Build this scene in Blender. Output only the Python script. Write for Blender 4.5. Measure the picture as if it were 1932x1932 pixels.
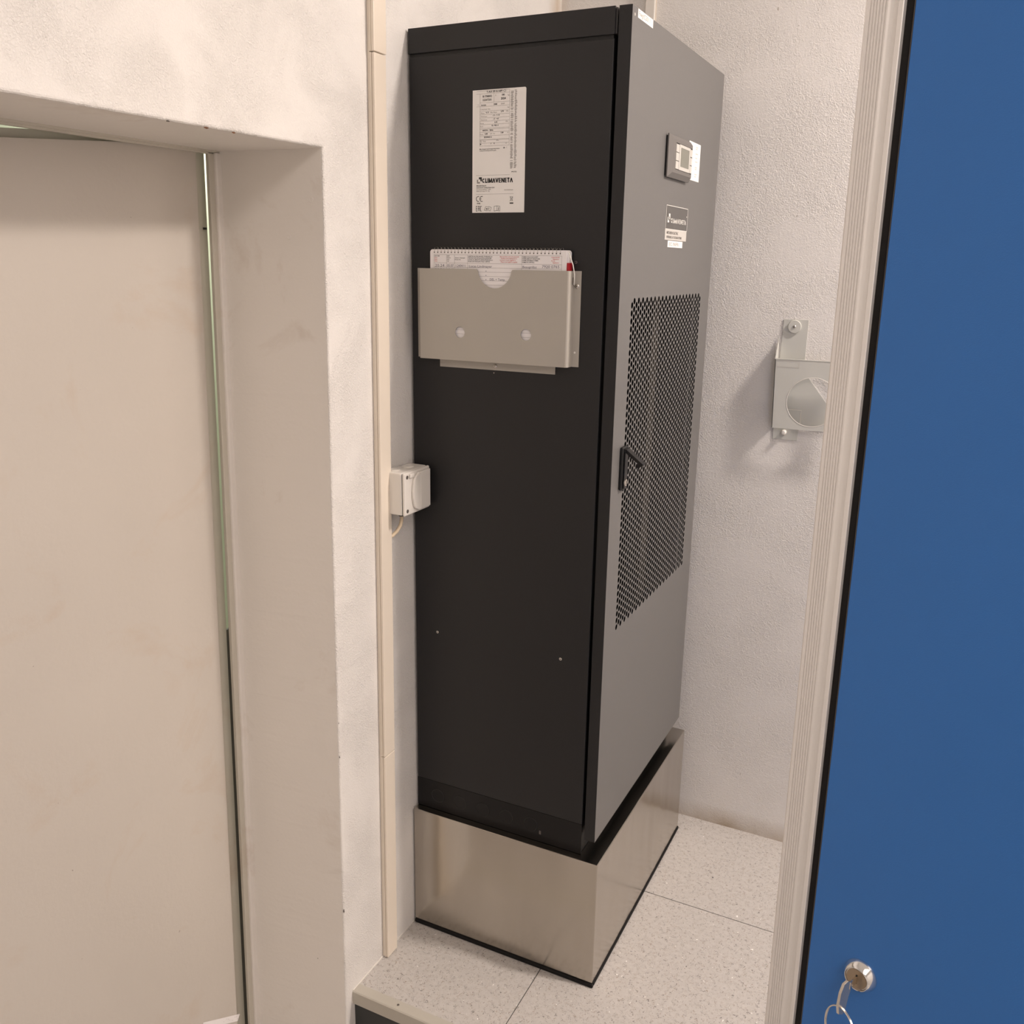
import bpy, bmesh, math, random
from mathutils import Vector, Matrix
random.seed(7)
for o in list(bpy.data.objects): bpy.data.objects.remove(o)
sc = bpy.context.scene
COL = sc.collection

# ---------------------------------------------------------------- camera
cam_d = bpy.data.cameras.new('camera'); cam = bpy.data.objects.new('camera', cam_d); COL.objects.link(cam)
CR = Vector((0.89590001, 0.44396814, 0.01598304)); CU = Vector((-0.13060651, 0.22882741, 0.96466572))
CF = Vector((-0.42462349, 0.86633152, -0.26299161))
CP = Vector((1.09206, -1.70988, 1.64807))
cam.matrix_world = Matrix(((CR.x, CU.x, -CF.x, CP.x), (CR.y, CU.y, -CF.y, CP.y), (CR.z, CU.z, -CF.z, CP.z), (0, 0, 0, 1)))
cam_d.sensor_fit = 'HORIZONTAL'; cam_d.sensor_width = 36.0
cam_d.lens = 1715.57 / 1932 * 36.0
cam_d.clip_start = 0.02
sc.camera = cam
# ---------------------------------------------------------------- world, lamps, exposure
w = bpy.data.worlds.new('world'); sc.world = w; w.use_nodes = True
w.node_tree.nodes['Background'].inputs[0].default_value = (1, .9, .8, 1)
w.node_tree.nodes['Background'].inputs[1].default_value = 0.0
def area(name, loc, sx, sy, power, col, rot=(0, 0, 0)):
    l = bpy.data.lights.new(name, 'AREA'); l.shape = 'RECTANGLE'; l.size = sx; l.size_y = sy
    l.energy = power; l.color = col
    o = bpy.data.objects.new(name, l); COL.objects.link(o); o.location = loc; o.rotation_euler = rot
    return o
WARM = (1.0, .878, .800)
area('ceiling_lamp_rear', (2.1, .30, 3.0), .40, .16, 74, WARM)
area('ceiling_lamp_front', (2.1, -2.4, 2.98), 1.0, 1.5, 39, WARM)
area('ceiling_lamp_next_room', (-1.88, 1.5, 2.54), .25, .8, 20, (1.0, .97, .82))
sc.view_settings.view_transform = 'Standard'; sc.view_settings.look = 'None'
sc.view_settings.gamma = 1; sc.view_settings.use_curve_mapping = False
sc.view_settings.exposure = -0.07

# ---------------------------------------------------------------- materials
def s2l(c):
    return tuple(((v / 255) / 12.92 if v / 255 <= .04045 else (((v / 255) + .055) / 1.055) ** 2.4) for v in c)
class NT:
    def __init__(s, name):
        s.m = bpy.data.materials.new(name); s.m.use_nodes = True; s.t = s.m.node_tree
        s.b = s.t.nodes['Principled BSDF']
    def n(s, typ, **kw):
        x = s.t.nodes.new(typ)
        for k, v in kw.items():
            if hasattr(x, k): setattr(x, k, v)
            else: x.inputs[k.replace('_', ' ')].default_value = v
        return x
    def l(s, a, b): s.t.links.new(a, b)
    def coords(s, scale=(1, 1, 1), rot=(0, 0, 0)):
        g = s.n('ShaderNodeNewGeometry'); m = s.n('ShaderNodeMapping')
        m.inputs['Scale'].default_value = scale; m.inputs['Rotation'].default_value = rot
        s.l(g.outputs['Position'], m.inputs['Vector']); return m.outputs[0]
    def noise(s, vec, scale, detail=3, rough=.5, dist=0):
        x = s.n('ShaderNodeTexNoise'); x.inputs['Scale'].default_value = scale; x.inputs['Detail'].default_value = detail
        x.inputs['Roughness'].default_value = rough; x.inputs['Distortion'].default_value = dist
        s.l(vec, x.inputs['Vector']); return x.outputs['Fac']
    def ramp(s, fac, stops):
        r = s.n('ShaderNodeValToRGB'); e = r.color_ramp.elements
        while len(e) < len(stops): e.new(.5)
        for i, (p, c) in enumerate(stops):
            e[i].position = p; e[i].color = (*c, 1) if len(c) == 3 else c
        s.l(fac, r.inputs[0]); return r.outputs[0]
    def mix(s, fac, a, b):
        x = s.n('ShaderNodeMix'); x.data_type = 'RGBA'
        for sock, v in ((x.inputs[0], fac), (x.inputs[6], a), (x.inputs[7], b)):
            if hasattr(v, 'links'): s.l(v, sock)
            elif isinstance(v, (int, float)): sock.default_value = v
            else: sock.default_value = (*v, 1)
        return x.outputs[2]
    def math(s, op, a, b=0., clamp=False):
        x = s.n('ShaderNodeMath'); x.operation = op; x.use_clamp = clamp
        for i, v in enumerate((a, b)):
            if hasattr(v, 'links'): s.l(v, x.inputs[i])
            else: x.inputs[i].default_value = v
        return x.outputs[0]
    def bump(s, h, strength=.5, dist=.002, prev=None):
        b = s.n('ShaderNodeBump'); b.inputs['Strength'].default_value = strength; b.inputs['Distance'].default_value = dist
        s.l(h, b.inputs['Height'])
        if prev is not None: s.l(prev, b.inputs['Normal'])
        return b.outputs[0]
    def done(s, col=None, rough=.5, metal=0., normal=None, spec=None):
        if col is not None:
            if hasattr(col, 'links'): s.l(col, s.b.inputs['Base Color'])
            else: s.b.inputs['Base Color'].default_value = (*col, 1)
        if hasattr(rough, 'links'): s.l(rough, s.b.inputs['Roughness'])
        else: s.b.inputs['Roughness'].default_value = rough
        s.b.inputs['Metallic'].default_value = metal
        if spec is not None: s.b.inputs['Specular IOR Level'].default_value = spec
        if normal is not None: s.l(normal, s.b.inputs['Normal'])
        return s.m
def plain(name, col, rough=.5, metal=0., noise=0, spec=None, bump=0):
    m = NT(name); c = m.coords()
    if noise:
        f = m.noise(c, 14, 4); a = tuple(v * (1 - noise) for v in col); b = tuple(min(1, v * (1 + noise)) for v in col)
        cc = m.mix(f, a, b)
    else: cc = col
    nn = m.bump(m.noise(c, 900, 2), bump, .0004) if bump else None
    return m.done(cc, rough, metal, nn, spec)

def plaster():
    m = NT('plaster_paint'); c = m.coords()
    base = m.mix(m.noise(c, 2.2, 4), (.80, .77, .735), (.855, .83, .80))
    # brown damp stain in the rear corner and along the back wall foot
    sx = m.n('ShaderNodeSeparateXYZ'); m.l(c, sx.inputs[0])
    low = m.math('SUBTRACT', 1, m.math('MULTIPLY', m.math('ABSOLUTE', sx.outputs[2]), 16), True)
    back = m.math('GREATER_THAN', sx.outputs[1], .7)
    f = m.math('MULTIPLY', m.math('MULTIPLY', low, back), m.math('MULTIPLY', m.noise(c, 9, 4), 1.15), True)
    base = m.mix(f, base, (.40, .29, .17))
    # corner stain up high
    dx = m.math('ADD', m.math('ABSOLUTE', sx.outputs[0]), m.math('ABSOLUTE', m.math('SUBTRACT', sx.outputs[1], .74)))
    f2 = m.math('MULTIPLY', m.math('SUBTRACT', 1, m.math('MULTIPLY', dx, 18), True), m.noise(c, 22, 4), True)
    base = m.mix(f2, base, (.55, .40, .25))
    # fine dirt specks
    sp = m.math('GREATER_THAN', m.noise(c, 55, 2, .5), .80)
    base = m.mix(m.math('MULTIPLY', sp, .5), base, (.30, .24, .18))
    h1 = m.noise(c, 310, 3, .6, .6); h2 = m.noise(c, 40, 3, .55, 1.4)
    pt = m.ramp(m.noise(c, 5.5, 3, .6, .5), [(.40, (.25, .25, .25)), (.60, (1, 1, 1))]); h1 = m.math('MULTIPLY', m.math('SUBTRACT', m.ramp(h1, [(.38, (0, 0, 0)), (.66, (1, 1, 1))]), .42), pt)
    r2 = m.ramp(h2, [(.52, (0, 0, 0)), (.60, (1, 1, 1))])
    r2 = m.math('MULTIPLY', m.math('SUBTRACT', r2, .45), pt); n1 = m.bump(h1, .55, .0024); n2 = m.bump(r2, .22, .0024, n1)
    return m.done(base, .62, 0, n2, .35)
def smooth_paint(name, a, b, stain=(.50, .38, .28), amt=.35, rough=.5, big=3.0):
    m = NT(name); c = m.coords()
    base = m.mix(m.noise(c, big, 4), a, b)
    st = m.ramp(m.noise(c, 4.5, 6, .62, .6), [(.57, (0, 0, 0)), (.76, (amt, amt, amt))])
    base = m.mix(st, base, stain)
    sp = m.math('GREATER_THAN', m.noise(c, 90, 1), .835)
    base = m.mix(m.math('MULTIPLY', sp, .5), base, (.16, .11, .08))
    nn = m.bump(m.noise(c, 110, 3), .2, .0022)
    return m.done(base, rough, 0, nn)
def floor_mat():
    m = NT('speckled_linoleum'); c = m.coords()
    base = m.mix(m.noise(c, 60, 4, .7), (.46, .435, .41), (.63, .60, .57))
    n1 = m.noise(c, 105, 1, .4, 2.2)
    band = m.math('LESS_THAN', m.math('ABSOLUTE', m.math('SUBTRACT', n1, .5)), .019)
    mask = m.math('GREATER_THAN', m.noise(m.coords((1, 1, 1), (0, 0, 1)), 105, 1), .57)
    f = m.math('MULTIPLY', band, mask)
    base = m.mix(m.math('MULTIPLY', f, .92), base, (.07, .06, .052))
    n2 = m.noise(m.coords((1, 1, 1), (0, 0, 2)), 85, 1, .4, 2.0)
    b2 = m.math('MULTIPLY', m.math('LESS_THAN', m.math('ABSOLUTE', m.math('SUBTRACT', n2, .47)), .016), m.math('GREATER_THAN', m.noise(c, 90, 1), .50))
    base = m.mix(m.math('MULTIPLY', b2, .85), base, (.33, .27, .22))
    big = m.math('GREATER_THAN', m.noise(m.coords((1, 1.6, 1), (0, 0, .7)), 75, 1, .3, .6), .80)
    base = m.mix(m.math('MULTIPLY', big, .85), base, (.09, .08, .09))
    wh = m.math('GREATER_THAN', m.noise(m.coords((1.7, 1, 1), (0, 0, .4)), 95, 1, .3, .5), .78)
    base = m.mix(wh, base, (.9, .88, .84))
    return m.done(base, .42, 0, None, .4)
def dark_paint():
    m = NT('anthracite_powder_coat'); c = m.coords()
    base = m.mix(m.noise(c, 500, 2), (.0135, .0133, .014), (.019, .0185, .0195))
    return m.done(base, .45, 0, m.bump(m.noise(c, 1300, 2), .15, .0004), .38)
def door_paint():
    m = NT('grey_powder_coat'); c = m.coords()
    base = m.mix(m.noise(c, 500, 2), (.128, .124, .120), (.160, .155, .151))
    return m.done(base, .42, 0, m.bump(m.noise(c, 1300, 2), .2, .0004), .5)
def steel():
    m = NT('brushed_stainless_steel')
    v = m.coords((1, 1, .03)); c = m.coords()
    st = m.noise(v, 300, 2, .5); st2 = m.noise(m.coords((1, 1, .25)), 7, 3)
    base = m.mix(st2, (.40, .365, .32), (.58, .54, .485))
    base = m.mix(m.math('GREATER_THAN', m.noise(c, 42, 2), .80), base, (.30, .25, .20))
    r = m.n('ShaderNodeMapRange'); r.inputs['To Min'].default_value = .17; r.inputs['To Max'].default_value = .24
    m.l(st, r.inputs['Value'])
    nn = m.bump(st, .025, .0004); n2 = m.bump(m.noise(m.coords((1, 1, .22)), 5.5, 2), .75, .012, nn)
    return m.done(base, r.outputs[0], 1.0, n2)
M = dict(
    doorgrey=door_paint(), plaster=plaster(), floor=floor_mat(), dark=dark_paint(), steel=steel(),
    reveal=smooth_paint('door_paint', (.53, .485, .435), (.59, .545, .49), amt=.5, rough=.42),
    lining=smooth_paint('reveal_paint', (.82, .78, .735), (.88, .845, .80), amt=.4, rough=.42),
    bead=smooth_paint('bead_paint', (.78, .74, .70), (.84, .80, .76), amt=.5, rough=.35),
    frame=smooth_paint('frame_paint', (.56, .53, .46), (.64, .60, .52), amt=.5, rough=.4),
    mint=plain('next_room_wall', (.80, .84, .72), .7),
    ceil=plain('ceiling_white', (.82, .81, .79), .8),
    ledge=plain('beige_edge_metal', (.50, .47, .41), .38, 0, .06),
    black=plain('matt_black', (.008, .008, .008), .5),
    gloss=plain('gloss_black', (.006, .0055, .006), .28, spec=.3),
    riser=plain('dark_riser_panel', (.028, .030, .030), .5, 0, .1),
    ivory=plain('ivory_plastic', (.82, .735, .625), .38, 0, .03),
    white=plain('white_plastic', (.80, .765, .71), .35, 0, .02),
    screw=plain('zinc_screw', (.65, .62, .58), .25, 1),
    holder=plain('beige_sheet_metal', (.45, .42, .37), .45, 0, .03, bump=.1),
    bracket=plain('pale_grey_sheet_metal', (.60, .60, .56), .42, 0, .03),
    paper=plain('label_paper', (.86, .84, .81), .6, 0, .02),
    page=plain('page_paper', (.88, .85, .845), .65, 0, .02),
    ink=plain('black_ink', (.02, .018, .018), .6), grey_ink=plain('grey_ink', (.30, .28, .26), .6),
    red_ink=plain('red_ink', (.62, .12, .12), .6), pen=plain('pen_ink', (.12, .11, .16), .6),
    red=plain('red_cover', (.42, .010, .02), .4),
    bezel=plain('grey_bezel_plastic', (.15, .14, .132), .42), button=plain('silver_grey_button', (.58, .56, .52), .4),
    screen=plain('lcd_screen', (.21, .21, .175), .18), white_ink=plain('white_ink', (.80, .78, .74), .5),
    badge=plain('badge_grey', (.105, .10, .095), .45),
    filt=plain('brown_filter', (.022, .017, .011), .7, 0, .1),
    alu=plain('anodised_aluminium', (.84, .82, .80), .42, .55, .0),
    rubber=plain('black_rubber', (.006, .005, .005), .6, spec=.25), trimgrey=plain('dark_grey_trim', (.11, .095, .085), .5),
    blue=plain('blue_laminate', (.025, .150, .47), .42, 0, .03, bump=.3),
    nickel=plain('nickel_plate', (.72, .68, .62), .2, 1), chrome=plain('chrome_plate', (.8, .8, .8), .1, 1),
    cable=plain('beige_cable', (.68, .56, .40), .5), brown=plain('bare_brick_chip', (.22, .11, .06), .9),
    cord=plain('white_cord', (.80, .78, .72), .6), copper=plain('lock_face', (.42, .33, .24), .3, 1),
)

# ---------------------------------------------------------------- mesh helpers
class MB:
    def __init__(s): s.bm = bmesh.new()
    def box(s, x0, x1, y0, y1, z0, z1, mat=None):
        vs = [s.bm.verts.new(Vector(p)) for p in ((x0, y0, z0), (x1, y0, z0), (x1, y1, z0), (x0, y1, z0), (x0, y0, z1), (x1, y0, z1), (x1, y1, z1), (x0, y1, z1))]
        if mat is not None:
            for v in vs: v.co = mat @ v.co
        for f in ((0, 3, 2, 1), (4, 5, 6, 7), (0, 1, 5, 4), (1, 2, 6, 5), (2, 3, 7, 6), (3, 0, 4, 7)):
            s.bm.faces.new([vs[i] for i in f])
        return s
    def prism(s, pts, fn0, fn1=None, cap=True):
        """pts: 2D outline; fn0/fn1 turn a 2D point into the near/far 3D point"""
        a = [s.bm.verts.new(fn0(*p)) for p in pts]; b = [s.bm.verts.new(fn1(*p)) for p in pts]
        n = len(pts)
        if cap: s.bm.faces.new(a); s.bm.faces.new(b[::-1])
        for i in range(n): s.bm.faces.new((a[i], b[i], b[(i + 1) % n], a[(i + 1) % n]))
        return s
    def cyl(s, p0, p1, r0, r1=None, n=24):
        p0 = Vector(p0); p1 = Vector(p1); r1 = r0 if r1 is None else r1
        d = (p1 - p0).normalized(); q = d.to_track_quat('Z', 'Y')
        a, b = [], []
        for i in range(n):
            t = 2 * math.pi * i / n; v = q @ Vector((math.cos(t), math.sin(t), 0))
            a.append(s.bm.verts.new(p0 + v * r0)); b.append(s.bm.verts.new(p1 + v * r1))
        s.bm.faces.new(a[::-1]); s.bm.faces.new(b)
        for i in range(n): s.bm.faces.new((a[i], a[(i + 1) % n], b[(i + 1) % n], b[i]))
        return s
    def lathe(s, o, d, prof, n=28):
        """prof: (distance along d, radius)"""
        o = Vector(o); d = Vector(d).normalized(); q = d.to_track_quat('Z', 'Y'); rings = []
        for h, r in prof:
            rings.append([s.bm.verts.new(o + d * h + q @ Vector((math.cos(2 * math.pi * i / n) * r, math.sin(2 * math.pi * i / n) * r, 0))) for i in range(n)])
        for a, b in zip(rings, rings[1:]):
            for i in range(n): s.bm.faces.new((a[i], a[(i + 1) % n], b[(i + 1) % n], b[i]))
        s.bm.faces.new(rings[0][::-1]); s.bm.faces.new(rings[-1])
        return s
    def tube(s, pts, r, n=8, closed=False):
        pts = [Vector(p) for p in pts]; rings = []; m = len(pts); up = None
        for i, p in enumerate(pts):
            a = pts[(i - 1) % m] if (closed or i > 0) else p; b = pts[(i + 1) % m] if (closed or i < m - 1) else p
            d = (b - a).normalized()
            if up is None: up = d.orthogonal().normalized()
            up = (up - d * up.dot(d)).normalized(); sd = d.cross(up)
            rings.append([s.bm.verts.new(p + (up * math.cos(2 * math.pi * k / n) + sd * math.sin(2 * math.pi * k / n)) * r) for k in range(n)])
        for i in range(m if closed else m - 1):
            A, B = rings[i], rings[(i + 1) % m]
            for k in range(n): s.bm.faces.new((A[k], A[(k + 1) % n], B[(k + 1) % n], B[k]))
        if not closed: s.bm.faces.new(rings[0][::-1]); s.bm.faces.new(rings[-1])
        return s
    def build(s, name, mat, parent=None, bevel=0, smooth=False, seg=2):
        bmesh.ops.recalc_face_normals(s.bm, faces=s.bm.faces)
        me = bpy.data.meshes.new(name); s.bm.to_mesh(me); s.bm.free()
        if smooth:
            for p in me.polygons: p.use_smooth = True
            me.set_sharp_from_angle(angle=math.radians(35))
        o = bpy.data.objects.new(name, me); COL.objects.link(o)
        me.materials.append(M[mat] if isinstance(mat, str) else mat)
        if bevel:
            b = o.modifiers.new('bevel', 'BEVEL'); b.width = bevel; b.segments = seg; b.limit_method = 'ANGLE'; b.angle_limit = math.radians(40)
        if parent:
            o.parent = parent
            wm = Matrix.Identity(4); q = parent
            while q: wm = Matrix.Translation(q.location) @ wm; q = q.parent
            me.transform(wm.inverted())
        return o
def empty(name, loc=(0, 0, 0)):
    o = bpy.data.objects.new(name, None); COL.objects.link(o); o.location = loc; o.empty_display_size = .05; return o
def tag(o, label, cat, group=None):
    o['label'] = label; o['category'] = cat
    if group: o['group'] = group
    return o
def struct(o): o['kind'] = 'structure'; return o
def box(name, mat, parent, *a, bevel=0): return MB().box(*a).build(name, mat, parent, bevel)

def text_into(mb, s, O, R, U, size, h=.00025, squeeze=1.0, bold=0.0, align='LEFT', N=None):
    """print a string: lay a font curve's mesh on the plane O + R*u + U*v, raised by h along N"""
    cu = bpy.data.curves.new('t', 'FONT'); cu.body = s; cu.size = 1; cu.resolution_u = 2; cu.align_x = align; cu.offset = bold
    ob = bpy.data.objects.new('t', cu); COL.objects.link(ob)
    bpy.context.view_layer.update()
    dg = bpy.context.evaluated_depsgraph_get(); ev = ob.evaluated_get(dg); me = ev.to_mesh()
    R = Vector(R); U = Vector(U); N = Vector(N) if N else R.cross(U); O = Vector(O)
    vs = [mb.bm.verts.new(O + R * (v.co.x * size * squeeze) + U * (v.co.y * size) + N * h) for v in me.vertices]
    for p in me.polygons:
        try: mb.bm.faces.new([vs[i] for i in p.vertices])
        except ValueError: pass
    ev.to_mesh_clear(); bpy.data.objects.remove(ob); bpy.data.curves.remove(cu)
def quad(mb, O, R, U, u0, u1, v0, v1, h, N=None):
    R = Vector(R); U = Vector(U); N = Vector(N) if N else R.cross(U); O = Vector(O)
    mb.bm.faces.new([mb.bm.verts.new(O + R * u + U * v + N * h) for u, v in ((u0, v0), (u1, v0), (u1, v1), (u0, v1))])
def line(mb, O, R, U, u0, v0, u1, v1, t, h):
    a = Vector((u0, v0)); b = Vector((u1, v1)); d = (b - a).normalized(); n = Vector((-d.y, d.x)) * t / 2
    R = Vector(R); U = Vector(U); N = R.cross(U); O = Vector(O)
    mb.bm.faces.new([mb.bm.verts.new(O + R * p.x + U * p.y + N * h) for p in (a - n, b - n, b + n, a + n)])
def flat(mb, name, mat, parent): return mb.build(name, mat, parent)

# ================================================================ SETTING
YB = .7696; ZC = 3.1; XR = -.2546
# left wall with the deep door recess (the old reveal leans a little)
def lean(y, z, k): return y + (z - 1.846) * k
outer = [(-4, -.3), (-1.42, -.3), (-1.42, 1.836), (-.285, 1.846), (lean(-.285, -.3, .0145), -.3), (.95, -.3), (.95, ZC), (-4, ZC)]
inner = [(-4, -.3), (-1.42, -.3), (-1.42, 1.846), (-.280, 1.849), (lean(-.280, -.3, .027), -.3), (.95, -.3), (.95, ZC), (-4, ZC)]
def subdiv(P, jit):
    out = []
    for i in range(len(P)):
        p, q = P[i], P[(i + 1) % len(P)]; out.append(p)
        if i in (2, 3):
            n = 92 if i == 2 else 120
            for k in range(1, n):
                t = k / n; y = p[0] + (q[0] - p[0]) * t; z = p[1] + (q[1] - p[1]) * t
                d = random.uniform(-.0004, .0004) * jit
                out.append((y, z + d) if i == 2 else (y + d, z))
    return out
outer = subdiv(outer, 1); inner = subdiv(inner, 0); NW = len(outer)
mb = MB()
a = [mb.bm.verts.new((0, y, z)) for y, z in outer]; b = [mb.bm.verts.new((XR, y, z)) for y, z in inner]
mb.bm.faces.new(a); mb.bm.faces.new(b[::-1])
for i in range(NW): mb.bm.faces.new((a[i], b[i], b[(i + 1) % NW], a[(i + 1) % NW]))
# bevel only the recess edge
bmesh.ops.recalc_face_normals(mb.bm, faces=mb.bm.faces)
ed = [e for e in mb.bm.edges if all(abs(v.co.x) < 1e-6 for v in e.verts) and all(-1.43 < v.co.y < -.2 and v.co.z < 1.9 for v in e.verts) and not all(v.co.z < -.29 for v in e.verts)]
bmesh.ops.bevel(mb.bm, geom=ed, offset=.005, segments=3, affect='EDGES', profile=.5)
wall_left = struct(mb.build('wall_left', 'plaster'))
wall_left.data.materials.append(M['lining'])
for p in wall_left.data.polygons:      # the recess lining is smoother gloss paint
    c = p.center
    if -.26 < c.x < -.02 and -1.5 < c.y < -.2 and c.z < 2: p.material_index = 1
# knocked-off paint chips along the lintel edge and the reveal corner
def chip(p, n, u, size, mat):
    mbc = MB(); n = Vector(n).normalized(); u = Vector(u).normalized(); v = n.cross(u); p = Vector(p)
    k = 9; ring = []; ring2 = []
    for i in range(k):
        t = 2 * math.pi * i / k; r = size * random.uniform(.55, 1.1)
        q = p + u * math.cos(t) * r * 1.8 + v * math.sin(t) * r * .6
        ring.append(mbc.bm.verts.new(q)); ring2.append(mbc.bm.verts.new(q + n * .0008))
    mbc.bm.faces.new(ring2)
    for i in range(k): mbc.bm.faces.new((ring[i], ring[(i + 1) % k], ring2[(i + 1) % k], ring2[i]))
    o = mbc.build('paint_chip', mat, wall_left); return o
for y, sz, mt in ((-.571, .0035, 'brown'), (-.512, .003, 'brown'), (-.648, .002, 'trimgrey')):
    chip((-.001, y, 1.8455 + (y + .285) * .008), (1, 0, -1), (0, 1, 0), sz, mt)
for z, sz in ((.235, .0028), (.62, .0015), (.70, .0012)):
    yy = lean(-.285, z, .0145); chip((-.001, yy + .001, z), (1, -1, 0), (0, .0145, 1), sz, 'trimgrey')
mbs = MB()      # dark scuff on the reveal
Rv = Vector((1, 0, 0)); Uv = Vector((0, .0145, 1))
line(mbs, (-.056, lean(-.285, .258, .0145) - .0006, .258), Rv, Uv, -.0, .003, .028, -.008, .0018, 0.0001)
mbs.build('scuff_mark', 'trimgrey', wall_left)

for px_, pz_, pr_ in ((-.030, 1.757, .0050), (-.085, 1.690, .0040)):
    MB().lathe((px_, lean(-.285, pz_, .0145) + .001, pz_), (0, -1, 0), [(0, pr_), (.0014, pr_), (.0018, pr_ * .8), (.0014, pr_ * .6)], 8).build('filled_screw_hole', 'lining', wall_left)
wall_back = struct(MB().box(-.2, 3.4, YB, YB + .12, -.3, ZC).build('wall_back', 'plaster'))
wall_right = struct(MB().box(3.3, 3.4, -4, YB, -.3, ZC).build('wall_right', 'plaster'))
wall_front = struct(MB().box(-.2, 3.4, -4.1, -4, -.3, ZC).build('wall_front', 'plaster'))
ceiling = struct(MB().box(-.25, 3.4, -4.1, .9, ZC, ZC + .1).build('ceiling', 'ceil'))
# next room beyond the ajar door
struct(MB().box(-2.3, -2.2, -3.5, 2.6, -.3, 2.6).build('wall_next_room_side', 'mint'))
struct(MB().box(-2.3, XR, 2.5, 2.6, -.3, 2.6).build('wall_next_room_back', 'mint'))
struct(MB().box(-2.3, XR, -3.6, -3.5, -.3, 2.6).build('wall_next_room_front', 'mint'))
struct(MB().box(-.30, XR - .001, .951, 2.5, -.3, 2.6).build('wall_next_room_near', 'mint'))
struct(MB().box(-2.3, XR - .001, -3.6, 2.6, 2.6, 2.7).build('ceiling_next_room', 'ceil'))
# floors
fl = struct(MB().box(-.001, 3.3, -.262, YB, -.03, -.004).build('floor', 'black'))
g = .0011
xs = [0, .362, .962, 1.562, 2.162, 2.762, 3.3]; ys = [-.262, .368, YB]
for i in range(6):
    for j in range(2):
        MB().box(xs[i] + g * (i > 0), xs[i + 1] - g, ys[j] + g * (j > 0), ys[j + 1] - g * (j == 0), -.004, 0).build('floor_tile', 'floor', fl, .0006, seg=1)
struct(MB().box(-2.3, 3.4, -4.1, 2.6, -.36, -.30).build('floor_lower', 'floor'))
tr = MB(); tr.prism([(-.2625, -.002), (-.2625, .0012), (-.2868, .0012), (-.289, -.001), (-.289, -.033), (-.285, -.033), (-.285, -.002)],
         lambda y, z: Vector((-.0, y, z)), lambda y, z: Vector((3.3, y, z)))
trim = struct(tr.build('trim_1', 'ledge'))
MB().lathe((.118, -.2745, .0012), (0, 0, 1), [(0, .003), (.0006, .0028), (.0008, .001)], 10).build('screw', 'trimgrey', trim)
struct(MB().box(0, 3.3, -.281, -.27, -.30, -.034).build('baseboard_step', 'riser'))
# thin dirty silicone line where the left wall meets the raised floor
struct(MB().box(0, .0018, -.285, -.0, 0, .0022).build('trim_2', 'white'))

# ---------------------------------------------------------------- door_1: beige door ajar in the recess
d1 = struct(empty('door_1', (XR, -.8, -.3)))
KF = .028
def fy(y, z): return y + (z - 1.845) * KF
def lp(y0, y1, z0, z1, x0, x1, k0=KF, k1=KF, name='jamb', mat='frame', bev=.0012, par=None):
    m = MB(); m.prism([(y0 + (z0 - 1.845) * k0, z0), (y1 + (z0 - 1.845) * k1, z0), (y1 + (z1 - 1.845) * k1, z1), (y0 + (z1 - 1.845) * k0, z1)],
                      lambda y, z: Vector((x0, y, z)), lambda y, z: Vector((x1, y, z)))
    return m.build(name, mat, par or d1, bev)
# hinge-side jamb in two steps, head, closing-side jamb
lp(-.2925, -.274, -.3, 1.846, XR - .004, XR + .006, name='frame_outer_bead', mat='bead', bev=.003)
for za, zb, yo in ((.95, .62, -.2742), (.60, .30, -.2738), (.27, .05, -.2744), (1.30, 1.22, -.2742)):
    m = MB(); pp = []
    for k in range(14):
        z = za + (zb - za) * k / 13; pp.append((XR + .0062, fy(yo + random.uniform(-.0012, .0008), z), z))
    m.tube(pp, .00045, 4); m.build('paint_crack', 'trimgrey', d1)
lp(-.306, -.280, -.3, 1.846, XR - .008, XR + .0, name='frame_jamb')
lp(-1.42, -1.36, -.3, 1.846, XR - .05, XR + .0, 0, 0, name='frame_jamb')
m = MB(); m.prism([(-1.42, 1.835), (-.275, 1.8425), (-.275, 1.862), (-1.42, 1.862)], lambda y, z: Vector((XR - .010, y, z)), lambda y, z: Vector((XR + .0, y, z))); m.build('frame_head', 'frame', d1, .001)
m = MB(); m.prism([(-1.42, 1.8395), (-.272, 1.8465), (-.272, 1.862), (-1.42, 1.862)], lambda y, z: Vector((XR - .002, y, z)), lambda y, z: Vector((XR + .004, y, z))); m.build('frame_outer_bead', 'frame', d1, .001)
# leaf: raised panel with a recessed lip, swung a little into the next room
TH = math.radians(3.0)
def leafpt(s, z, d):     # s: distance from the hinge edge, d: depth behind the front face
    ux, uy = -math.sin(TH), -math.cos(TH); nx, ny = math.cos(TH), -math.sin(TH)
    return Vector((-.2620 + ux * s - nx * d, -.3315 + uy * s - ny * d, z))
def leafpoly(s0, s1, zt0, zt1, d0, d1_, name, mat, par, k=.031, bev=.0008):
    zb = -.29
    P = [(s0 - (zb - 1.845) * k, zb), (s1, zb), (s1, zt1), (s0 - (zt0 - 1.845) * k, zt0)]
    m = MB(); m.prism(P, lambda s, z: leafpt(s, z, d0), lambda s, z: leafpt(s, z, d1_)); return m.build(name, mat, par, bev)
leaf = leafpoly(0, 1.02, 1.8563, 1.7717, 0, .030, 'door_leaf', 'reveal', d1)
leafpoly(-.0372, 1.035, 1.8745, 1.7855, .018, .026, 'leaf_lip', 'frame', leaf, k=.0292)
lp(-.318, -.268, -.29, .86, -.296, -.288, name='crack_shade_strip', mat='trimgrey')  # added dark strip that makes the lower door crack read as shade
MB().cyl((-.274, -.3085, 1.7075), (-.274, -.3085, 1.7035), .0035).build('hinge', 'black', d1)
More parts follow.
